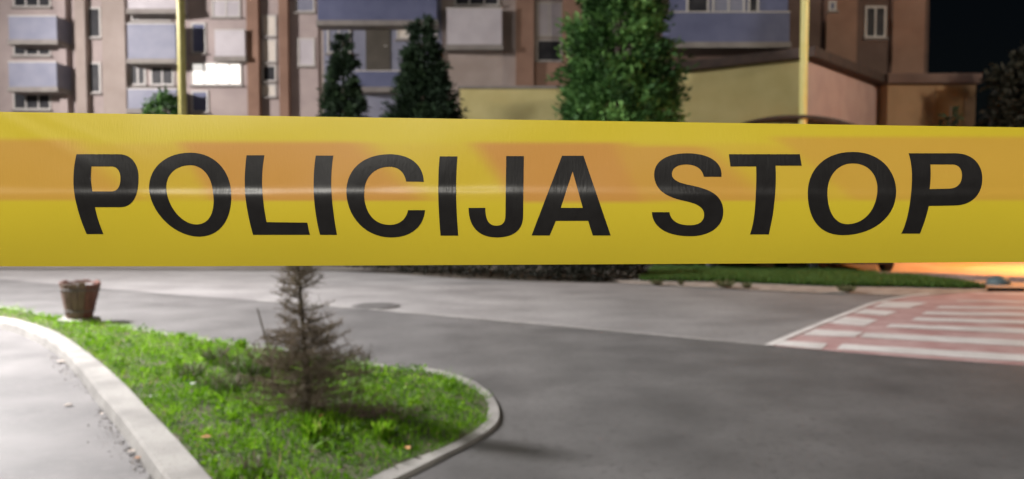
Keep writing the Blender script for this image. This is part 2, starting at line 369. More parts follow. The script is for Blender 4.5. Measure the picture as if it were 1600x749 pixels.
# middle block
YB = 31.0
B = thing('apartment_block', 'beige apartment block behind the dark conifers with pale balcony, dark doorway and brown bay', 'building')
wallpart(B, M['beige'], 502, 1000, YB, 15); roofp(B, 502, 1000, YB, 15)
a = at(502,100,YB)
bbox('facade_panel', M['bgrey'], B, at(506,0,YB).x, at(690,0,YB).x, YB-.12, YB-.003, 4.5, 14.6)
balcony(B, 496, -30, 682, 32, YB, M['blue'], .9)
win(B, 512, 38, 548, 84, YB-.12, pane=M['bgrey'], mull=1)
dr = bbox('door', mat('door_dark', (.06,.052,.04), .6, (.08,.07,.055), 3), B, at(572,0,YB).x, at(610,0,YB).x, YB-.16, YB-.123, at(0,112,YB).z, at(0,26,YB).z)
bm = bmesh.new(); p = at(605,72,YB-.2); tube(bm, [(p.x, YB-.2, p.z),(p.x-.12, YB-.2, p.z)], .02); frombm('handle', bm, M['wframe'], dr)
balcony(B, 556, 112, 624, 136, YB, M['blue'], .7)
win(B, 620, 36, 640, 62, YB-.12, pane=M['cream'], mull=0); win(B, 660, 36, 684, 60, YB-.12, pane=M['pale'], mull=0)
balcony(B, 698, 14, 784, 70, YB, M['pale'], .8)
win(B, 710, -40, 780, 10, YB, mull=2)
pil(B, M['brown'], 806, 834, YB, 14.8, .5, 5.0); pil(B, M['brown'], 880, 908, YB, 14.8, .5, 5.0)
bbox('bay_apron', M['brown'], B, at(835,0,YB).x, at(880,0,YB).x, YB-.3, YB-.003, at(0,136,YB).z, at(0,100,YB).z)
win(B, 838, 4, 878, 58, YB, pane=M['pale'], mull=1, sill=False); win(B, 838, 62, 878, 97, YB, mull=0)
bbox('plinth', M['olive'], B, at(718,0,YB-1.2).x, at(1050,0,YB-1.2).x, YB-1.2, YB-.003, 0, at(0,139,YB-1.2).z)
bbox('plinth_coping', M['slab'], B, at(714,0,YB-1.3).x, at(1052,0,YB-1.3).x, YB-1.3, YB-.004, at(0,139,YB-1.2).z+.003, at(0,135,YB-1.2).z)

# right block (behind the corner annex)
YC = 28.5
Cb = thing('apartment_block', 'dark brown apartment block at right with wide blue balcony above the corner annex', 'building')
wallpart(Cb, M['dbrown'], 1040, 1450, YC, 14); roofp(Cb, 1040, 1450, YC, 14)
pil(Cb, M['brown'], 1290, 1338, YC, 13.8, .25); pil(Cb, M['brown'], 1394, 1444, YC, 13.8, .25)
balcony(Cb, 1046, 20, 1234, 66, YC, M['blue'], 1.3)
bbox('facade_panel', M['blue'], Cb, at(1046,0,YC).x, at(1230,0,YC).x, YC-.1, YC-.003, at(0,58,YC).z, 13.5)
win(Cb, 1072, -50, 1108, 26, YC-.1, mull=0); win(Cb, 1112, -30, 1164, 28, YC-.1, pane=M['bgrey'], mull=1); win(Cb, 1168, -50, 1186, 26, YC-.1, mull=0)
win(Cb, 1294, 2, 1306, 18, YC-.25, pane=M['blue'], mull=0); win(Cb, 1350, 10, 1384, 60, YC, mull=1)

# annex with its corner towards the road; each wall's colour holds its light
def annex():
    t = thing('annex', 'low corner annex with left wall coloured as yellow-lit and right wall as pink-lit under dark roof', 'building')
    c0 = at(1256,300,22.6); l0 = at(1058,300,25.0); r0 = at(1400,300,29.5); H = 5.75
    def slabwall(name, p, q, z0, z1, th, m, out=0):
        d = (q-p); d.z = 0; d.normalize(); n = Vector((-d.y, d.x, 0))
        if n.y < 0: n = -n
        bm = bmesh.new(); pts = [p-n*out, q-n*out, q+n*th, p+n*th]
        lo = [bm.verts.new((v.x, v.y, z0)) for v in pts]; hi = [bm.verts.new((v.x, v.y, z1)) for v in pts]
        bm.faces.new(lo[::-1]); bm.faces.new(hi)
        for k in range(4): bm.faces.new((lo[k], lo[(k+1)%4], hi[(k+1)%4], hi[k]))
        return frombm(name, bm, m, t)
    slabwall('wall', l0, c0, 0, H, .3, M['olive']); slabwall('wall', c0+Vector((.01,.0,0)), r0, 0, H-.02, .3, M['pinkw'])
    bm = bmesh.new(); o2 = [l0+Vector((-.2,-.35,0)), c0+Vector((.05,-.5,0)), r0+Vector((.5,-.1,0)), Vector((r0.x, 33, 0)), Vector((l0.x, 33, 0))]
    lo = [bm.verts.new((v.x, v.y, H+.004)) for v in o2]; hi = [bm.verts.new((v.x, v.y, H+.28)) for v in o2]
    bm.faces.new(lo[::-1]); bm.faces.new(hi)
    for k in range(5): bm.faces.new((lo[k], lo[(k+1)%5], hi[(k+1)%5], hi[k]))
    frombm('roof', bm, M['roof'], t)
annex()
Fb = thing('garage', 'low brownish garage at far right beyond the right annex wall', 'building')
wallpart(Fb, mat('garage_plaster', (.25,.16,.085), .85, (.31,.2,.11), 1.3, 5), 1388, 1526, 27, at(0,132,27).z, 5)
a = at(1384,0,27); b = at(1530,0,27); bbox('roof', M['dbrown'], Fb, a.x, b.x, 26.7, 32.3, at(0,132,27).z+.003, at(0,117,27).z)
dg = bbox('garage_door', mat('garage_door_orange', (.32,.19,.08), .6, (.36,.22,.10), 1.5), Fb, at(1466,0,27).x, at(1508,0,27).x, 26.95, 26.997, .05, at(0,136,27).z)

# dark arched canopy in front of the annex: only its top shows over the tape
cn = thing('canopy', 'dark shallow arched canopy just above the tape in front of the corner annex', 'canopy', (at(1230,200,21.5).x, 21.5, 0))
wd = at(1372,0,21).x-at(1095,0,21).x; hz = at(0,181,21).z
bm = bmesh.new(); n = 24; rows = []
for i in range(n+1):
    u = i/n*2-1; z = hz-.62*abs(u)**2.2; rows.append([bm.verts.new((u*wd/2, y, z-dz)) for y, dz in ((-.7,0),(.7,0),(.7,.08),(-.7,.08))])
for i in range(n):
    for k in range(4): bm.faces.new((rows[i][k], rows[i][(k+1)%4], rows[i+1][(k+1)%4], rows[i+1][k]))
bm.faces.new(rows[0]); bm.faces.new(rows[-1][::-1])
frombm('cover', bm, mat('canopy_dark', (.035,.028,.024), .85, (.05,.04,.035), 4), cn, True)
for sx in (-.8,.0,.8):
    bm = bmesh.new(); tube(bm, [(sx*wd/2,.5,0),(sx*wd/2,.5,hz-.62*abs(sx)**2.2-.05)], .04); frombm('post', bm, M['iron'], cn)

# two tall yellow poles
M['ypole'] = mat('yellow_pole_paint', (.78,.72,.26), .45, (.84,.78,.32), 3, 4)
for px, Y, lb in ((1254.5,21,'tall slim yellow pole in front of the annex corner at right'), (286,24,'tall slim yellow pole in front of the beige block at left')):
    p = at(px, 190, Y); t = thing('yellow_pole', lb, 'pole', (p.x, Y, .02), 0, 'tall yellow poles across the road'); r = 6.0/FPX*Y
    bm = bmesh.new(); lathe(bm, [(r,0),(r,9.6),(r*.7,9.75)], 20); frombm('shaft', bm, M['ypole'], t, True)
    bm = bmesh.new(); lathe(bm, [(r*1.9,0),(r*1.9,.06),(r*1.2,.1)], 20); frombm('base_flange', bm, M['iron'], t)

# ------------------------------------------------------------------ trees
M['bark'] = mat('bark', (.07,.05,.035), .9, (.11,.085,.06), 8, 6, .6, 30)
M['conif'] = leafmat('conifer_foliage', [(0,(.012,.022,.012)),(.6,(.022,.042,.020)),(1,(.04,.07,.03))], trans=.1)
M['green'] = leafmat('green_foliage', [(0,(.015,.035,.010)),(.4,(.045,.12,.03)),(1,(.17,.34,.09))], trans=.2)
M['darkf'] = leafmat('dark_foliage', [(0,(.008,.009,.006)),(1,(.022,.022,.014))], trans=.1)
def conifer(label, px, ytop, Y, halfw, n, m, seed, expo=.8, rag=.25, ls=.16, low=.3, cat='tree', group=None, basew=1.0):
    p = at(px, 300, Y); H = at(px, ytop, Y).z
    t = thing('conifer', label, cat, (p.x, Y, 0), 0, group)
    bm = bmesh.new(); tube(bm, [(0,0,0),(.02,0,H*.5),(0,0,H*.97)], [.14,.09,.015], 8); frombm('trunk', bm, M['bark'], t)
    nc = max(260, n//60)                                                     # many small sprays at branch ends; ragged outline
    zc = low+(H-low)*(1-np.sqrt(rng.random(nc)))**.85; a = rng.random(nc)*2*math.pi
    rr = halfw*np.clip((1-(zc/H)), .02, 1)**expo*(1-rag+rag*2*rng.random(nc))*np.sqrt(.25+.75*rng.random(nc))
    per = n//nc; k = np.repeat(np.arange(nc), per); N = len(k)
    sz = (.16+.5*rr[k]/halfw*.45)*halfw*.55
    off = rng.normal(size=(N, 3))*sz[:, None]*np.array([.5,.5,.34])
    P = np.stack([np.cos(a[k])*rr[k], np.sin(a[k])*rr[k], zc[k]], 1)+off
    D = np.stack([np.cos(a[k]), np.sin(a[k]), np.full(N, .35)], 1)*.8+rng.normal(size=(N, 3))*.5; D /= np.linalg.norm(D, axis=1)[:, None]
    tint = np.clip(rng.random(nc)[k]**1.3*.95+(rng.random(N)-.4)*.3, 0, 1)
    leaves('crown', P, D, ls*(.6+.8*rng.random(N)), ls*.38*(.6+.8*rng.random(N)), tint, m, t)
conifer('smaller dark conifer at left of the pair in front of the blue-grey facade', 538, 50, 21, .95, 34000, M['conif'], 1, expo=.62, group='dark conifers in front of the middle block')
conifer('larger dark pointed conifer at right of the pair before the pale balcony', 662, 22, 21.6, 1.32, 46000, M['conif'], 2, expo=.62, group='dark conifers in front of the middle block')
conifer('tall bright green tree, widest of all, between the brown bay and the blue balcony', 966, -110, 20.5, 1.82, 52000, M['green'], 3, expo=.42, rag=.25, ls=.2)
conifer('dark small shrub in front of the low garage at far right', 1482, 158, 24, .55, 2600, M['conif'], 4, expo=.5)
def bushy(name, label, cat, c, rx, ry, z0, z1, n, ls, m, trunk=True, loc=None):
    t = thing(name, label, cat, (c[0], c[1], 0))
    if trunk:
        bm = bmesh.new(); tube(bm, [(0,0,0),(.05,0,z0+.3*(z1-z0)),(.0,.05,z0+.7*(z1-z0))], [.16,.1,.03], 8); 
        for k in range(5):
            a = k*1.3; tube(bm, [(0,0,z0+.1*(z1-z0)),(math.cos(a)*rx*.6, math.sin(a)*ry*.6, z0+.6*(z1-z0))], [.06,.015], 6)
        frombm('trunk', bm, M['bark'], t)
    nc = 120; u = unit(nc)*np.cbrt(rng.random(nc))[:, None]; c0 = u*np.array([rx, ry, (z1-z0)/2])+np.array([0, 0, (z0+z1)/2])
    k = rng.integers(0, nc, n); P = c0[k]+rng.normal(size=(n, 3))*rx*.13
    leaves('crown', P, unit(n), ls*(.6+.8*rng.random(n)), ls*.5*(.6+.8*rng.random(n)), np.clip(rng.random(nc)[k]*.6+.4*rng.random(n), 0, 1), m, t)
p = at(1575, 100, 24); bushy('tree', 'black leafy tree at the far right edge beside the garage', 'tree', (p.x+.5, 24), 1.1, 1.1, 1.6, 6.2, 9000, .2, M['darkf'])
p = at(258, 170, 28); bushy('shrub', 'small green shrub below the grey balconies left of the left yellow pole', 'shrub', (p.x, 28), .7, .6, 3.2, 5.7, 3000, .16, M['green'])

# dark hedge along the far kerb, bright verge grass and weeds
hp = [G(x, y, .03) for x, y in ((330,408),(470,414),(610,424),(730,432),(850,437),(930,438.5),(1015,437))]
hp = smoothpoly(hp, 8); N = 26000; idx = rng.integers(0, len(hp)-1, N); f = rng.random(N)
HP = np.array([[p.x, p.y] for p in hp]); q = HP[idx]*(1-f)[:, None]+HP[idx+1]*f[:, None]
P = np.stack([q[:, 0], q[:, 1]+.1+rng.random(N)*.85, rng.random(N)**.8*.85], 1)
o = leaves('hedge', P, unit(N), .05+.04*rng.random(N), .03+.015*rng.random(N), rng.random(N), M['darkf']); tag(o, 'dark low hedge on the far side of the road just under the tape', 'hedge')

M['grass'] = leafmat('grass_blades', [(0,(.03,.075,.006)),(.4,(.10,.24,.008)),(.75,(.23,.45,.018)),(.93,(.38,.58,.07)),(1,(.32,.28,.12))], rough=.6, trans=.4)
M['vgrass'] = leafmat('verge_grass', [(0,(.03,.07,.015)),(.6,(.06,.13,.02)),(1,(.10,.17,.04))], trans=.25)
vp = [(G(x, y).x, G(x, y).y) for x, y in ((1000,440),(1060,441),(1130,442),(1200,445),(1300,449),(1400,450),(1480,452),(1540,452.5),(1500,444),(1430,436),(1370,431),(1290,427),(1180,424),(1100,422),(1020,422))]
def scatter(poly, n):
    xs = [p[0] for p in poly]; ys = [p[1] for p in poly]; X = rng.uniform(min(xs), max(xs), n); Y = rng.uniform(min(ys), max(ys), n)
    k = inpoly(X, Y, poly); return X[k], Y[k]
X, Y = scatter(vp, 60000); n = len(X); D = unit(n)*.6; D[:, 2] = .8+abs(D[:, 2]); D /= np.linalg.norm(D, axis=1)[:, None]
o = leaves('verge_grass', np.stack([X, Y, np.full(n, .01)], 1), D, .06+.09*rng.random(n), .012+.012*rng.random(n), rng.random(n), M['vgrass']); o['kind'] = 'stuff'
sheet('verge_soil', vp, .018, M['soil'])
M['weed'] = leafmat('dry_weed', [(0,(.08,.07,.04)),(.6,(.13,.12,.06)),(1,(.12,.17,.06))], trans=.2)
def weed(label, x, y, rad, h, n, m, z=0.0, lw=.012, name='weed_clump', group=None, spread=.6):
    p = G(x, y, z); a = rng.random(n)*2*math.pi; r = rad*np.sqrt(rng.random(n))*.6
    D = np.stack([np.cos(a)*spread*rng.random(n), np.sin(a)*spread*rng.random(n), np.ones(n)], 1); D /= np.linalg.norm(D, axis=1)[:, None]
    # start heights vary, so the clump has stems and leaves off them
    zz = rng.random(n)*h*.55; P = np.stack([np.cos(a)*r*(.5+1.2*zz/h), np.sin(a)*r*(.5+1.2*zz/h), zz], 1)
    D = D+rng.normal(size=(n, 3))*.25; D /= np.linalg.norm(D, axis=1)[:, None]
    o = leaves(name, P, D, h*(.25+.35*rng.random(n)), lw*(.6+.8*rng.random(n)), rng.random(n), m); o.location = (p.x, p.y, z)
    return tag(o, label, 'weed', group)
for lb, x, y, rad, h in (('low olive weed clump on the pale grit at the end of the dark hedge', 1026,446,.2,.1), ('tiniest dry weed tuft on the pale grit beyond the road', 1064,446,.08,.09),
    ('grey-green weed clump, widest on the far pale verge', 1132,450,.30,.15), ('brownish dry weed tuft right of the widest far clump', 1167,451,.14,.11), ('blurred weed clump on the far verge below the parked cars', 1322,457,.26,.13)):
    weed(lb, x, y, rad, h, 420, M['weed'], .012, .016, group='weeds on the far verge')

# ------------------------------------------------------------------ parked cars
M['tyre'] = mat('tyre_rubber', (.02,.02,.02), .85, (.03,.03,.03), 20)
M['rim'] = mat('rim_alloy', (.42,.42,.44), .35, (.5,.5,.52), 10, metal=.7)
M['cglass'] = mat('car_glass', (.02,.022,.025), .08, (.03,.03,.035), 3, spec=.7)
M['trim'] = mat('black_trim', (.02,.02,.022), .6, (.03,.03,.03), 10)
M['hl'] = mat('headlight_glass', (.5,.5,.5), .15, (.6,.6,.6), 10)
def car(label, loc, rz, paint):
    t = thing('parked_car', label, 'car', loc, rz, 'cars parked behind the verge')
    # sections along the length (front at -y): (y, halfwidth, z bottom, z shoulder)
    secs = [(-2.05,.55,.32,.55),(-1.95,.76,.22,.70),(-1.6,.84,.20,.80),(-1.0,.86,.20,.92),(0,.87,.20,.95),(1.0,.87,.20,.97),(1.7,.85,.22,.98),(2.0,.78,.28,.92),(2.08,.6,.36,.75)]
    bm = bmesh.new(); rings = []
    for y, w, zb, zs in secs:
        pts = [(-w*.9,zb),(-w,zb+.15),(-w,zs-.18),(-w*.93,zs),(-w*.5,zs+.03),(w*.5,zs+.03),(w*.93,zs),(w,zs-.18),(w,zb+.15),(w*.9,zb)]
        rings.append([bm.verts.new((x, y, z)) for x, z in pts])
    for a, b in zip(rings, rings[1:]):
        for k in range(10): bm.faces.new((a[k], a[(k+1)%10], b[(k+1)%10], b[k]))
    bm.faces.new(rings[0][::-1]); bm.faces.new(rings[-1])
    frombm('body', bm, paint, t, True)
    bm = bmesh.new(); gs = [(-1.05,.78,.93),(-.35,.64,1.38),(.3,.62,1.45),(1.1,.62,1.42),(1.85,.72,.97)]; rg = []
    for y, w, z in gs: rg.append([bm.verts.new((-.80 if z > 1 else -w, y, .95)), bm.verts.new((-w, y, z)), bm.verts.new((w, y, z)), bm.verts.new((.80 if z > 1 else w, y, .95))])
    for a, b in zip(rg, rg[1:]):
        for k in range(3): bm.faces.new((a[k], a[k+1], b[k+1], b[k]))
    frombm('windows', bm, M['cglass'], t)
    bm = bmesh.new(); rg = [[bm.verts.new((-w, y, z)), bm.verts.new((w, y, z)), bm.verts.new((w*.98, y, z+.035)), bm.verts.new((-w*.98, y, z+.035))] for y, w, z in ((-.38,.65,1.37),(.3,.63,1.452),(1.15,.63,1.422))]
    for a, b in zip(rg, rg[1:]):
        for k in range(4): bm.faces.new((a[k], a[(k+1)%4], b[(k+1)%4], b[k]))
    bm.faces.new(rg[0][::-1]); bm.faces.new(rg[-1]); frombm('roof', bm, paint, t)
    for sx in (-1, 1):
        for yy in (-1.3, 1.25):
            bm = bmesh.new(); lathe(bm, [(.24,-.1),(.29,-.1),(.315,-.07),(.315,.07),(.29,.1),(.24,.1)], 28, 0, 0, 'x')
            w = frombm('wheel', bm, M['tyre'], t, False); w.location = (sx*.80, yy, .315)
            bm = bmesh.new(); lathe(bm, [(.19,-.102),(.20,-.105),(.06,-.115),(.05,-.12)] if sx < 0 else [(.05,.12),(.06,.115),(.20,.105),(.19,.102)], 20, 0, 0, 'x'); frombm('rim', bm, M['rim'], w)
        h = bbox('headlight', M['hl'], t, sx*.62-.15, sx*.62+.15, -2.02, -1.90, .58, .70, .02)
    bbox('grille', M['trim'], t, -.4, .4, -2.075, -2.0, .40, .56, .01)
    bbox('bumper', M['trim'], t, -.72, .72, -2.11, -1.94, .24, .36, .03)
    return t
bl = mat('car_paint_dark', (.02,.022,.03), .25, (.025,.027,.035), 2); rd = mat('car_paint_maroon', (.10,.02,.02), .3, (.12,.025,.025), 2)
p = G(1155, 424); car('dark car parked beyond the green verge, left of the two cars under the tape', (p.x+.25, p.y+1.45, .02), R(-2), bl)
p = G(1318, 425.5); car('maroon car parked beyond the green verge, right of the two cars under the tape', (p.x+.3, p.y+1.3, .02), R(-8), rd)

# small dome on the pavement and a pale stone near it
p = G(1560, 444, .03); t = thing('dome_bollard', 'small dark teal-grey dome standing on the pavement near the orange glow', 'bollard', (p.x, p.y, .028))
bm = bmesh.new(); lathe(bm, [(.20,0),(.20,.03),(.185,.08),(.14,.13),(.08,.16),(.01,.17)], 24); frombm('dome', bm, mat('dome_teal', (.06,.10,.11), .6, (.09,.13,.14), 8), t, True)
bm = bmesh.new(); lathe(bm, [(.225,0),(.225,.015),(.21,.02)], 24); frombm('base_ring', bm, M['iron'], t)

# ------------------------------------------------------------------ litter bin on the island
p = G(124, 503, ZI); t = thing('litter_bin', 'brown wooden-slat litter bin with flared top standing on the grass by the road', 'litter bin', (p.x, p.y, ZI))
M['slat'] = mat('slat_wood', (.11,.045,.035), .7, (.19,.085,.065), 5, 7, .4, 40, stretch=(6,6,1)); M['slat2'] = mat('slat_wood_grey', (.13,.085,.06), .75, (.20,.135,.10), 5, 7, .4, 40, stretch=(6,6,1))
M['tin'] = mat('tin_liner', (.16,.155,.15), .8, (.24,.235,.23), 8, 5)
sc_ = p.y/FPX; zb, zt = .075, .075+.43; r0, r1 = 18.5*sc_, 29*sc_
ns = 16
for k in range(ns):
    a = 2*math.pi*(k+.5)/ns; bm = bmesh.new(); ex = random.uniform(0,.045); w0, w1 = r0*math.sin(math.pi/ns)*.9, r1*math.sin(math.pi/ns)*.9
    ca, sa = math.cos(a), math.sin(a); T = Vector((-sa, ca, 0)); Nn = Vector((ca, sa, 0)); vs = []
    for (r, w, z) in ((r0, w0, zb-.01), (r1, w1, zt+ex)):
        for s, tt in ((-1,0),(1,0),(1,.022),(-1,.022)): vs.append(bm.verts.new(Nn*(r-tt)+T*(w*s)+Vector((0,0,z))))
    for f in ((0,3,2,1),(4,5,6,7),(0,1,5,4),(1,2,6,5),(2,3,7,6),(3,0,4,7)): bm.faces.new([vs[i] for i in f])
    frombm('slat', bm, M['slat2'] if math.sin(a) < -.8 else M['slat'], t)
bm = bmesh.new(); lathe(bm, [(r0-.03,zb),(r1-.032,zt-.02),(r1-.045,zt-.02),(r0-.05,zb+.01)], 24); frombm('liner', bm, M['tin'], t, True)
for z in (zb+.08, zt-.07):
    u = (z-zb)/(zt-zb); r = r0+(r1-r0)*u+.003; bm = bmesh.new(); tube(bm, [(math.cos(2*math.pi*k/28)*r, math.sin(2*math.pi*k/28)*r, z) for k in range(29)], .009, 6, False); frombm('hoop', bm, M['iron'], t)
bm = bmesh.new(); lathe(bm, [(.25,-.02),(.25,.045),(.23,.053)], 28); frombm('base_plate', bm, M['kerb'], t)
bm = bmesh.new(); lathe(bm, [(.05,.0535),(.05,zb-.003)], 16); frombm('foot', bm, M['iron'], t)
t.rotation_euler = (0, R(2.5), 0)

# ------------------------------------------------------------------ the half-dead little spruce
def spruce():
    b = G(478, 646, ZI); t = thing('spruce_sapling', 'small half-dead brown spruce with bare branches on the grass island', 'tree', b)
    H = 1.27; sk_ = b.y/FPX
    bm = bmesh.new(); tube(bm, [(0,0,0),(.012,.0,.3),(-.01,.0,.6),(-.035,0,.95),(-.05,0,H)], [.030,.024,.018,.011,.004], 8); frombm('trunk', bm, mat('spruce_bark', (.055,.042,.03), .9, (.10,.085,.055), 12), t, True)
    prof = lambda z: np.interp(z, [0,.12,.3,.5,.62,.72,.9,1.05,1.2,1.27], [.40,.46,.45,.38,.28,.24,.20,.13,.06,.02])
    bm = bmesh.new(); P, D, L, Wd, T = [], [], [], [], []
    nb = 175
    for i in range(nb):
        z = .05+(H-.07)*(i/nb)**1.15; a = i*2.399+random.uniform(-.3,.3); ln = prof(z)*random.uniform(.6,1.12); up = random.uniform(.05,.45)+(.35 if z > .7 else 0)
        if z > .62 and random.random() < .45: continue
        x0 = np.interp(z, [0,.3,.6,.95,H], [0,.012,-.01,-.035,-.05]); base = Vector((x0, 0, z)); d = Vector((math.cos(a), math.sin(a), up)).normalized()
        tip = base+d*ln+Vector((0,0,-.02)); midp = base.lerp(tip, .5)+Vector((random.uniform(-.02,.02), random.uniform(-.02,.02), -.015))
        tube(bm, [base, midp, tip], [.006,.004,.0015], 4)
        nt_ = int(12+ln*48)
        for j in range(nt_):
            u = random.uniform(.12,1); q = base.lerp(midp, u*2) if u < .5 else midp.lerp(tip, u*2-1)
            sd = Vector((random.gauss(0,1), random.gauss(0,1), random.gauss(.1,.6))).normalized()*.8+d*.7; sd.normalize(); tl = random.uniform(.04,.12)*(1.15-u*.5)
            e = q+sd*tl; tube(bm, [q, e], [.0022,.0009], 3, False)
            nn = 12 if z < .62 else 9
            for k in range(nn):
                s = random.random(); P.append(tuple(q.lerp(e, s))); v = sd*.6+Vector((random.gauss(0,.8), random.gauss(0,.8), random.gauss(0,.8))); v.normalize(); D.append(tuple(v))
                L.append(random.uniform(.014,.034)); Wd.append(random.uniform(.0016,.0034)); T.append(min(1, max(0, random.random()*.75+(.25 if z > .75 else 0))))
    frombm('branches', bm, mat('twig_brown', (.09,.07,.05), .9, (.16,.128,.092), 20), t)
    leaves('needles', np.array(P), np.array(D), np.array(L), np.array(Wd), np.array(T), leafmat('spruce_needles', [(0,(.12,.092,.062)),(.6,(.26,.205,.145)),(.85,(.32,.26,.18)),(1,(.14,.16,.07))], rough=.8, trans=.1), t)
    # dark lower skirt lying towards the right
spruce()
# upright bare stick left of the spruce and a bare sprig to its right
M['stick'] = mat('stick_bark', (.10,.085,.06), .9, (.15,.125,.09), 20)
b = G(428, 625, ZI); p1 = at(424,560,b.y); p2 = at(402,482,b.y); bm = bmesh.new(); tube(bm, [(0,0,-.02),(p1-b), (p2-b)], [.012,.009,.005], 6)
tube(bm, [(p1-b), (p1-b)+Vector((.05,0,.14))], [.005,.002], 5); tube(bm, [(p1-b)*.7, (p1-b)*.7+Vector((-.06,.02,.08))], [.004,.002], 5)
o = frombm('stick', bm, M['stick']); o.location = b; tag(o, 'thin bare stick leaning left out of the grass beside the brown spruce', 'stick')
b = G(572, 596, ZI); bm = bmesh.new()
def sprig(p, d, l, r, k):
    q = p+d*l; tube(bm, [p, q], [r, r*.6], 5)
    if k:
        for _ in range(3): sprig(p.lerp(q, random.uniform(.45,1)), (d+Vector((random.uniform(-.9,.9), random.uniform(-.5,.5), random.uniform(-.1,.6)))).normalized(), l*.6, r*.6, k-1)
sprig(Vector((0,0,0)), Vector((-.1,0,1)).normalized(), .18, .005, 3); sprig(Vector((0.02,0,0)), Vector((-.6,0,.8)).normalized(), .2, .004, 2)
o = frombm('bare_sprig', bm, M['stick']); o.location = b; tag(o, 'bare twiggy sprig at the far grass edge right of the brown spruce', 'twig')
# fallen brushwood at the foot of the spruce, to its right
bm = bmesh.new(); c = G(565, 652, ZI)
for _ in range(420):
    q = Vector((max(-.36, min(.36, random.gauss(0,.18))), max(-.16, min(.16, random.gauss(0,.08))), abs(random.gauss(.035,.03)))); d = Vector((random.gauss(0,1), random.gauss(0,.6), random.gauss(.15,.3))).normalized(); l = random.uniform(.04,.16)
    tube(bm, [q, q+d*l], [.003,.001], 3, False)
o = frombm('brushwood', bm, mat('brush_brown', (.09,.06,.045), .9, (.15,.105,.085), 20)); o.location = c; tag(o, 'low heap of brown dead twigs on the grass right of the spruce foot', 'brushwood')

# ------------------------------------------------------------------ grass of the island
bound = [p for p in isl2]
X, Y = scatter(bound, 900000); 
dist = np.hypot(X, Y); keep = (Y > 3.6) & (X > -9) & (rng.random(len(X)) < np.clip(1.15-dist/13, .25, 1)*.58); X, Y = X[keep], Y[keep]
sn = lambda x, y, f, ph: np.sin(x*f+1.7*np.sin(y*f*.8+ph))*np.sin(y*f*1.1+1.3*np.sin(x*f*.7+ph*2))
clump = .5+.5*(sn(X, Y, 5.1, 1)*.5+sn(X, Y, 11.3, 2)*.35+sn(X, Y, 23., 4)*.3)
bare = sn(X, Y, 2.3, 5)*.6+sn(X, Y, 7.1, 3)*.4
k = (bare < .62) | (rng.random(len(X)) < .25); X, Y, clump = X[k], Y[k], clump[k]; n = len(X)
hgt = (.016+.085*np.clip(clump, 0, 1)**1.6)*(.5+rng.random(n)*.9)
D = rng.normal(size=(n, 3))*.55; D[:, 2] = .75; D /= np.linalg.norm(D, axis=1)[:, None]
tint = np.clip(.15+.45*clump+.35*(rng.random(n)-.3)+.12*np.clip((-X-1.5)/2, -1, 1), 0, .95); tint[rng.random(n) < .02] = 1
o = leaves('grass', np.stack([X, Y, np.full(n, ZI-.004)], 1), D, hgt*1.5, .005+.007*rng.random(n), tint, M['grass'], curl=.12); o['kind'] = 'stuff'
# clover and broad-leaved rosettes growing in clumps through the grass
X, Y = scatter(bound, 7500); k = (Y > 3.6) & (X > -8); X, Y = X[k], Y[k]; nc_ = len(X)
hc = .03+.05*rng.random(nc_); rc = .03+.06*rng.random(nc_); per = rng.integers(8, 34, nc_); k = np.repeat(np.arange(nc_), per); n = len(k)
off = rng.normal(size=(n, 2))*rc[k][:, None]*.6; hh = hc[k]*np.exp(-(off**2).sum(1)/(rc[k]**2))*(.5+.7*rng.random(n))
D = rng.normal(size=(n, 3)); D[:, :2] += off/rc[k][:, None]*1.2; D[:, 2] = .15+.45*abs(D[:, 2]); D /= np.linalg.norm(D, axis=1)[:, None]
big = rng.random(nc_)[k]; L_ = (.014+.026*big**5+.014*rng.random(n))
ctint = rng.random(nc_)[k]
XX = X[k]+off[:, 0]; YY = Y[k]+off[:, 1]; kk = inpoly(XX, YY, bound)
o = leaves('clover', np.stack([XX, YY, ZI+.01+hh], 1)[kk], D[kk], L_[kk], (L_*(.45+.4*rng.random(n)))[kk], np.clip(.02+.55*ctint+.15*np.sin(XX*2.1+1)*np.sin(YY*2.7)+.3*rng.random(n), 0, .93)[kk], M['grass'], curl=.15); o['kind'] = 'stuff'
# dead weed heads
M['dweed'] = leafmat('dead_weed', [(0,(.12,.10,.07)),(.35,(.24,.20,.16)),(.5,(.10,.20,.03)),(.85,(.18,.34,.05)),(1,(.5,.48,.44))], rough=.8, trans=.1)
for lb, x, y, rad, h, n in (('greyish dead weed head, leftmost in the green patch beyond the spruce', 298,592,.2,.15,330), ('dark dead weed tuft nearest the road edge left of the spruce', 335,566,.2,.16,330),
    ('silvery dead weed clump, nearest the camera left of the spruce', 352,612,.3,.17,480), ('tall mixed green and brown weeds right against the spruce', 388,592,.36,.26,800)):
    weed(lb, x, y, rad, h, n, M['dweed'], ZI, .012, group='dead weeds beside the spruce', spread=1.1)
for lb, x, y, rad, h, n in (('upright green weed at the grass edge right above the dead weeds', 378,548,.07,.16,90), ('short green weed at the grass edge nearer the bin', 284,530,.06,.09,70),
    ('pale leafy green plant in front of the spruce foot', 492,690,.13,.16,160), ('young green plant in front of the brown twigs', 600,690,.1,.15,120), ('dry tan weed at the bottom edge of the grass', 392,742,.14,.13,160)):
    weed(lb, x, y, rad, h, n, M['dweed'] if 'tan' in lb else M['grass'], ZI, .03 if 'leafy' in lb or 'young' in lb else .014, name='weed')

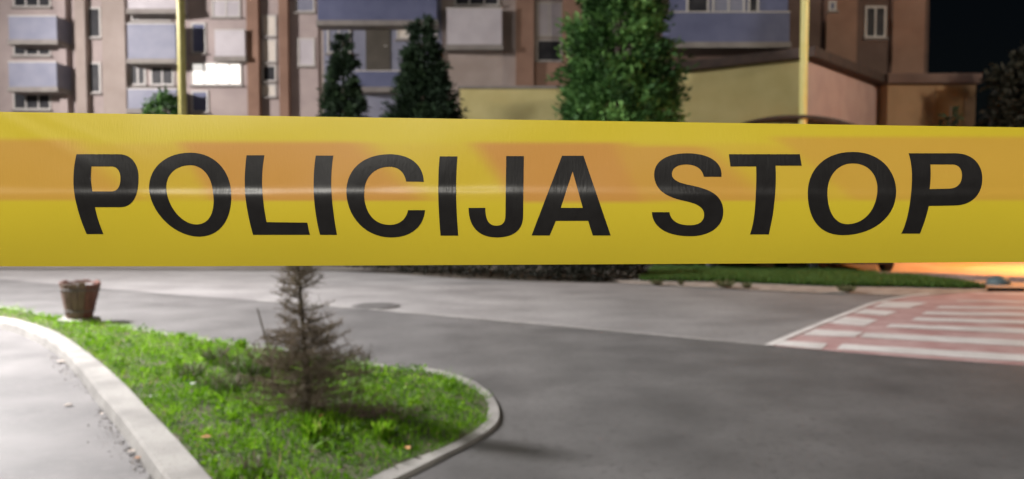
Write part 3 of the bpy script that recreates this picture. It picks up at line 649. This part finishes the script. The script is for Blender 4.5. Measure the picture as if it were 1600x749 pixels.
# ------------------------------------------------------------------ fallen leaves
def leaf(label, x, y, z, s, colr, rz):
    p = G(x, y, z); bm = bmesh.new(); n = 14; c = bm.verts.new((0,0,.004)); ring = []
    for k in range(n):
        a = 2*math.pi*k/n; r = s*(1 if k % 2 else .68)*(1.15 if abs(a-math.pi) < .4 else 1); ring.append(bm.verts.new((math.cos(a)*r, math.sin(a)*r*.8, .004+.3*s*abs(math.sin(a))*random.uniform(.4,1))))
    for k in range(n): bm.faces.new((c, ring[k], ring[(k+1)%n]))
    o = frombm('fallen_leaf', bm, colr); o.location = p; o.rotation_euler = (0,0,rz); tag(o, label, 'leaf', 'fallen leaves')
lp = mat('leaf_pale', (.55,.47,.40), .7, (.68,.6,.52), 20); lo_ = mat('leaf_orange', (.50,.22,.08), .7, (.62,.32,.14), 20); lw = mat('leaf_white', (.62,.64,.6), .6, (.7,.7,.68), 20)
for a in (('pale leaf on the footpath, farthest along the kerb', 95,566,.012,.045,lp,.3), ('pale leaf on the footpath in its middle, away from the kerb', 107,634,.012,.036,lp,1), ('tiny tan leaf lying on the footpath just off the kerb', 159,647,.014,.02,lp,2),
  ('pale leaf by the kerb foot at bottom left, upper of two', 206,706,.02,.028,lp,.6), ('pinkish leaf by the kerb foot at bottom left, lower of two', 216,717,.02,.028,lo_,.2), ('largest orange leaf lying in the grass near the wide kerb', 322,684,ZI+.05,.036,lo_,.4),
  ('orange leaf at the foot of the brown spruce', 503,651,ZI+.05,.03,lo_,1.2), ('orange leaf in the grass near the rounded kerb tip', 636,701,ZI+.05,.03,lo_,2.2), ('white leaf lying in the grass left of the dead weeds', 302,600,ZI+.05,.032,lw,1.6),
  ('small white leaf in the grass close to the wide kerb', 237,620,ZI+.05,.025,lw,.9)): leaf(*a)

# ------------------------------------------------------------------ barrier tape
YC0, D0 = 298.0, .386
def top_y(x): return 175+.0152*x-(0.0 if x > 0 else .008*x)
def bot_y(x): return 416.5-(.0052*max(x-300, 0))+(.004*min(x, 0))
def dep(x, y):
    t = (y-YC0)/118
    d = D0*(1+(.03*t*t if t > 0 else .006*t*t)); yc = YC0+1.5*math.sin(x/170)
    d -= (.00055+.00018*math.sin(x/61+2.4)+.00006*math.sin(x/19))*math.tanh((y-yc)/5.6)                  # the fold along the middle: the lower half stands a millimetre proud
    d += .0006*math.sin(x/230+1)*math.sin(y/55)+.0003*math.sin(x/71+y/33)+.00018*math.sin(x/23+1.5*math.sin(y/41))*math.exp(-((y-yc)/30)**2)
    u = max(0, (x-900)/700); d += .012*min(u, 3)*max(0, -t)**2
    for x0, y0, sl, wd, am in ((0, 180, .55, 13, .00028), (60, 178, .42, 9, .00012), (1290, 196, -.9, 12, .0001)):      # shallow diagonal wrinkles
        s = (y-y0)-(x-x0)*sl; d -= am*math.exp(-(s/wd)**2)*math.exp(-((x-x0)/210)**2)
    return d
def tp(x, y, off=0): return cam.location+ray(x, y)*(dep(x, y)-off)
def ybreaks():
    L = [0,.03,.07]; yy = [v for v in np.arange(0, 1.0001, 1/52)]
    return yy
rowsY = sorted(set([round(v, 2) for v in list(np.arange(228, 380, 4.))+[YC0+k*1.3 for k in range(-11, 12)]]))
def row_pos(x):
    a, b = top_y(x), bot_y(x)
    up = [a+(rowsY[0]-a)*i/14 for i in range(14)]; dn = [rowsY[-1]+(b-rowsY[-1])*i/12 for i in range(1, 13)]
    return up+rowsY+dn
xs = [-7000,-5500,-4200,-3200,-2400,-1800,-1300,-900,-600,-400,-250,-120]+list(range(-40, 1641, 12))+[1720,1850,2000,2300,2700,3200,4000,5000,6200,7600]
sstep = lambda a, b, x: (lambda t: t*t*(3-2*t))(min(1, max(0, (x-a)/(b-a))))
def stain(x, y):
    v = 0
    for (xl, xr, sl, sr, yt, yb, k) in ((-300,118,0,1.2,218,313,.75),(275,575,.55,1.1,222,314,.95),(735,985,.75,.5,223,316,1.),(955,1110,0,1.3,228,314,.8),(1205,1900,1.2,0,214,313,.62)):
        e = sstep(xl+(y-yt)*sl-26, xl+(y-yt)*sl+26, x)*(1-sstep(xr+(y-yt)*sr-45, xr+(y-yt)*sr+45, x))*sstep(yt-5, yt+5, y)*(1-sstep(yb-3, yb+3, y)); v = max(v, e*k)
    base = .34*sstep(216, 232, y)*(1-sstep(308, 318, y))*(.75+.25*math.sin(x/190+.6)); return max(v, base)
tape = thing('barrier_tape', 'yellow police barrier tape with black capital lettering stretched across the view', 'barrier tape')
vs, fs, st = [], [], []
for x in xs:
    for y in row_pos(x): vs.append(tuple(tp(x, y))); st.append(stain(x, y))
nr = len(row_pos(0))
for i in range(len(xs)-1):
    for j in range(nr-1): fs.append((i*nr+j, i*nr+j+1, (i+1)*nr+j+1, (i+1)*nr+j))
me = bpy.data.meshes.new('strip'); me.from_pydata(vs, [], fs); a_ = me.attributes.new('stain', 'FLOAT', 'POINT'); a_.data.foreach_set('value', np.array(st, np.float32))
mt = bpy.data.materials.new('tape_plastic'); mt.use_nodes = True; n_ = mt.node_tree; b_ = n_.nodes['Principled BSDF']
at1 = n_.nodes.new('ShaderNodeAttribute'); at1.attribute_name = 'stain'
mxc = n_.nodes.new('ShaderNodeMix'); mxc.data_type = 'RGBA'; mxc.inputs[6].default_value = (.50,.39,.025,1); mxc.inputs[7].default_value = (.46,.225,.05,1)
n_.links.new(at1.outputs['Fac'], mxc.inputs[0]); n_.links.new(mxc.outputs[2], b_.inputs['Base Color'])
b_.inputs['Roughness'].default_value = .42; b_.inputs['Specular IOR Level'].default_value = .34
tcx = n_.nodes.new('ShaderNodeTexCoord')
def bumpnode(b, n, dist=.0004, st=.35):
    tc = n.nodes.new('ShaderNodeTexCoord'); mp = n.nodes.new('ShaderNodeMapping'); mp.inputs['Scale'].default_value = (900, 300, 200); n.links.new(tc.outputs['Object'], mp.inputs[0])
    t = n.nodes.new('ShaderNodeTexNoise'); t.inputs['Scale'].default_value = 1; t.inputs['Detail'].default_value = 2; n.links.new(mp.outputs[0], t.inputs['Vector'])
    bp = n.nodes.new('ShaderNodeBump'); bp.inputs['Strength'].default_value = st; bp.inputs['Distance'].default_value = dist; n.links.new(t.outputs['Fac'], bp.inputs['Height']); n.links.new(bp.outputs[0], b.inputs['Normal'])
bumpnode(b_, n_, .0003, .25)
trl = n_.nodes.new('ShaderNodeBsdfTranslucent'); n_.links.new(mxc.outputs[2], trl.inputs[0]); ms = n_.nodes.new('ShaderNodeMixShader'); ms.inputs[0].default_value = .32
n_.links.new(b_.outputs[0], ms.inputs[1]); n_.links.new(trl.outputs[0], ms.inputs[2]); n_.links.new(ms.outputs[0], n_.nodes['Material Output'].inputs[0])
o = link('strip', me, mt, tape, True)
ink = mat('tape_ink', (.010,.009,.009), .38, (.013,.012,.012), 200, spec=.32); bumpnode(ink.node_tree.nodes['Principled BSDF'], ink.node_tree, .0003, .3)
F = .24024
LET = [
 ((80,220), ["M165,88 L440,88 C520,88 568,150 568,240 C568,370 525,432 450,433 L285,433 C295,490 315,550 340,608 L230,608 C195,530 150,400 145,290 C142,210 150,140 165,88",
             "M262,168 L390,168 C430,168 450,200 450,245 C450,300 430,328 395,330 L268,330 C258,280 256,220 262,168"]),
 ((80,220), ["M905,78 C1060,78 1160,190 1170,330 C1180,500 1110,620 965,625 C800,625 650,470 636,320 C630,180 740,78 905,78",
             "M905,160 C990,160 1045,240 1052,340 C1070,460 1030,545 945,545 C850,545 755,430 748,310 C745,220 810,160 905,160"]),
 ((360,220), ["M105,95 L222,95 C205,170 200,300 215,400 C220,450 228,490 235,530 L500,533 L517,613 L147,613 C120,520 95,400 93,290 C92,220 97,150 105,95"]),
 ((360,220), ["M555,97 L670,97 C655,180 652,280 660,370 C668,460 680,540 693,613 L583,613 C560,530 543,420 541,310 C540,230 545,160 555,97"]),
 ((360,220), ["M1258,268 L1143,266 C1130,205 1095,170 1035,170 C930,170 868,245 870,345 C870,460 930,548 1035,548 C1100,548 1145,510 1155,452 L1266,452 C1258,560 1175,630 1045,630 C880,630 760,500 754,340 C750,190 860,90 1030,88 C1160,86 1255,150 1258,268"]),
 ((660,220), ["M112,102 L228,102 C220,200 218,300 220,370 C222,460 227,540 233,618 L118,618 C110,530 103,420 103,320 C103,240 106,165 112,102"]),
 ((660,220), ["M545,100 L660,100 L655,500 C650,585 590,630 480,630 C365,628 300,560 300,437 L410,437 C408,510 430,553 480,553 C525,553 540,530 540,480 L545,100"]),
 ((660,220), ["M908,98 L1048,98 L1225,617 L1108,617 L1078,522 L868,522 L828,617 L710,617 L908,98", "M977,200 L1043,437 L900,437 L977,200"]),
 ((1000,220), ["M530,235 L415,235 C405,180 360,155 300,155 C240,155 208,180 208,218 C208,255 250,275 330,290 C450,315 540,350 542,460 C543,560 455,622 325,622 C170,622 80,560 77,465 L192,465 C200,525 250,550 325,550 C385,550 417,525 417,480 C417,425 350,405 280,390 C170,365 90,320 92,215 C95,130 180,82 305,82 C450,82 540,140 530,235"]),
 ((1000,220), ["M578,88 L1040,88 L1052,163 L882,163 C887,260 882,340 870,440 C862,510 848,560 838,610 L715,610 C740,540 750,450 753,340 C757,280 757,220 755,168 L588,168 L578,88"]),
 ((1240,220), ["M385,73 C560,73 665,190 668,330 C668,500 510,615 320,615 C160,615 92,500 92,340 C92,190 200,73 385,73",
               "M385,148 C490,148 548,225 545,320 C540,450 460,543 350,543 C260,543 220,450 220,335 C222,230 285,148 385,148"]),
 ((1240,220), ["M748,82 L1050,82 C1160,82 1228,150 1228,245 C1228,360 1150,422 1045,422 L880,425 C865,490 845,550 822,605 L700,605 C735,540 755,440 765,330 C775,230 770,150 748,82",
               "M890,155 L1030,155 C1075,155 1095,185 1095,225 C1095,280 1065,310 1010,312 L885,315 C893,260 893,200 890,155"]),
]
def outline(s, o):
    pts = []; toks = s.replace('M', ' M').replace('L', ' L').replace('C', ' C').split(); i = 0; cmd = None; nums = []
    def pt(tk): a, b = tk.split(','); return Vector((float(a), float(b)))
    cur = None
    while i < len(toks):
        tk = toks[i]
        if tk[0] in 'ML': cur = pt(tk[1:]); pts.append(cur.copy()); i += 1
        elif tk[0] == 'C':
            a, b, c = pt(tk[1:]), pt(toks[i+1]), pt(toks[i+2]); i += 3
            for k in range(1, 15):
                u = k/14; pts.append((1-u)**3*cur+3*u*(1-u)**2*a+3*u*u*(1-u)*b+u**3*c)
            cur = c.copy()
    if (pts[0]-pts[-1]).length < 1: pts.pop()
    return [(o[0]+p.x*F, o[1]+p.y*F) for p in pts]
for org, paths in LET:
    cu = bpy.data.curves.new('letter', 'CURVE'); cu.dimensions = '2D'; cu.fill_mode = 'BOTH'
    for s in paths:
        pp = outline(s, org); sp = cu.splines.new('POLY'); sp.points.add(len(pp)-1); sp.use_cyclic_u = True
        for q, (x, y) in zip(sp.points, pp): q.co = (x/100, y/100, 0, 1)
    tmp = bpy.data.objects.new('tmp', cu); me = bpy.data.meshes.new_from_object(tmp); bpy.data.objects.remove(tmp); bpy.data.curves.remove(cu)
    bm = bmesh.new(); bm.from_mesh(me); bpy.data.meshes.remove(me)
    for y in rowsY: bmesh.ops.bisect_plane(bm, geom=bm.verts[:]+bm.edges[:]+bm.faces[:], plane_co=(0, y/100, 0), plane_no=(0,1,0))
    x0 = min(v.co.x for v in bm.verts)*100; x1 = max(v.co.x for v in bm.verts)*100
    for x in range(-40, 1641, 12):
        if x0 < x < x1: bmesh.ops.bisect_plane(bm, geom=bm.verts[:]+bm.edges[:]+bm.faces[:], plane_co=(x/100, 0, 0), plane_no=(1,0,0))
    for v in bm.verts: v.co = tp(v.co.x*100, v.co.y*100, .00018)
    for f in bm.faces: f.smooth = True
    bm.normal_update()
    me = bpy.data.meshes.new('letter'); bm.to_mesh(me); bm.free()
    if me.polygons[0].normal.y > 0: me.flip_normals()
    link('letter', me, ink, tape)

# ------------------------------------------------------------------ unseen street lamps outside the frame; the right one near the crossing is added
def lamp(label, x, y, h, power, colr, size=.5, aim=(0,0,0), arm=(1,0), spread=175):
    t = thing('street_lamp', label, 'street lamp', (x, y, 0), 0, 'street lamps')
    ax, ay = arm; l = math.hypot(ax, ay) or 1
    bm = bmesh.new(); tube(bm, [(-ax,-ay,0),(-ax,-ay,h*.9),(-ax*.8,-ay*.8,h+.12),(-ax*.25,-ay*.25,h+.2)], [.09,.06,.05,.04], 10); frombm('pole', bm, M['iron'], t)
    bm = bmesh.new(); box(bm, -.32, .32, -.14, .14, h+.06, h+.18); frombm('lamp_head', bm, M['slab'], t)
    bbox('lens', emit('lens_glow', colr, 25), t, -.24, .24, -.1, .1, h+.03, h+.057)
    d = bpy.data.lights.new('lamp_light', 'AREA'); d.shape = 'DISK'; d.size = size; d.energy = power; d.color = colr; d.spread = R(spread)
    lo = bpy.data.objects.new('lamp_light', d); COL.objects.link(lo); lo.parent = t; lo.location = (0,0,h)
    dd = Vector(aim)-Vector((x, y, h)); lo.rotation_euler = dd.to_track_quat('-Z', 'Y').to_euler()
lamp('street lamp by the left end of the grass island', -10.5, 10.0, 7.2, 2500, (1,.965,.965), size=1.3, aim=(-3,9,0), arm=(1,0))
lamp('street lamp behind the viewer', -1.5, -4.2, 5.4, 370, (1,.96,.88), size=.7, aim=(0,3,.5), arm=(1,0))
lamp('street lamp across the road in front of the left block', -21, 22, 8.5, 2200, (1,.93,.90), size=.7, aim=(-1,30,3), arm=(1,0))
lamp('added unseen lamp across the road at the right, lighting the annex wall', 16.5, 15, 7.5, 520, (1,.86,.70), size=.7, aim=(9,24,3), arm=(-1,0))  # added to brighten the right wall of the annex
lamp('street lamp with orange light right of the pavement', 13.6, 17.6, 3.0, 460, (1,.33,.05), size=.3, spread=135, aim=(11.2,18.3,0), arm=(-1,0))
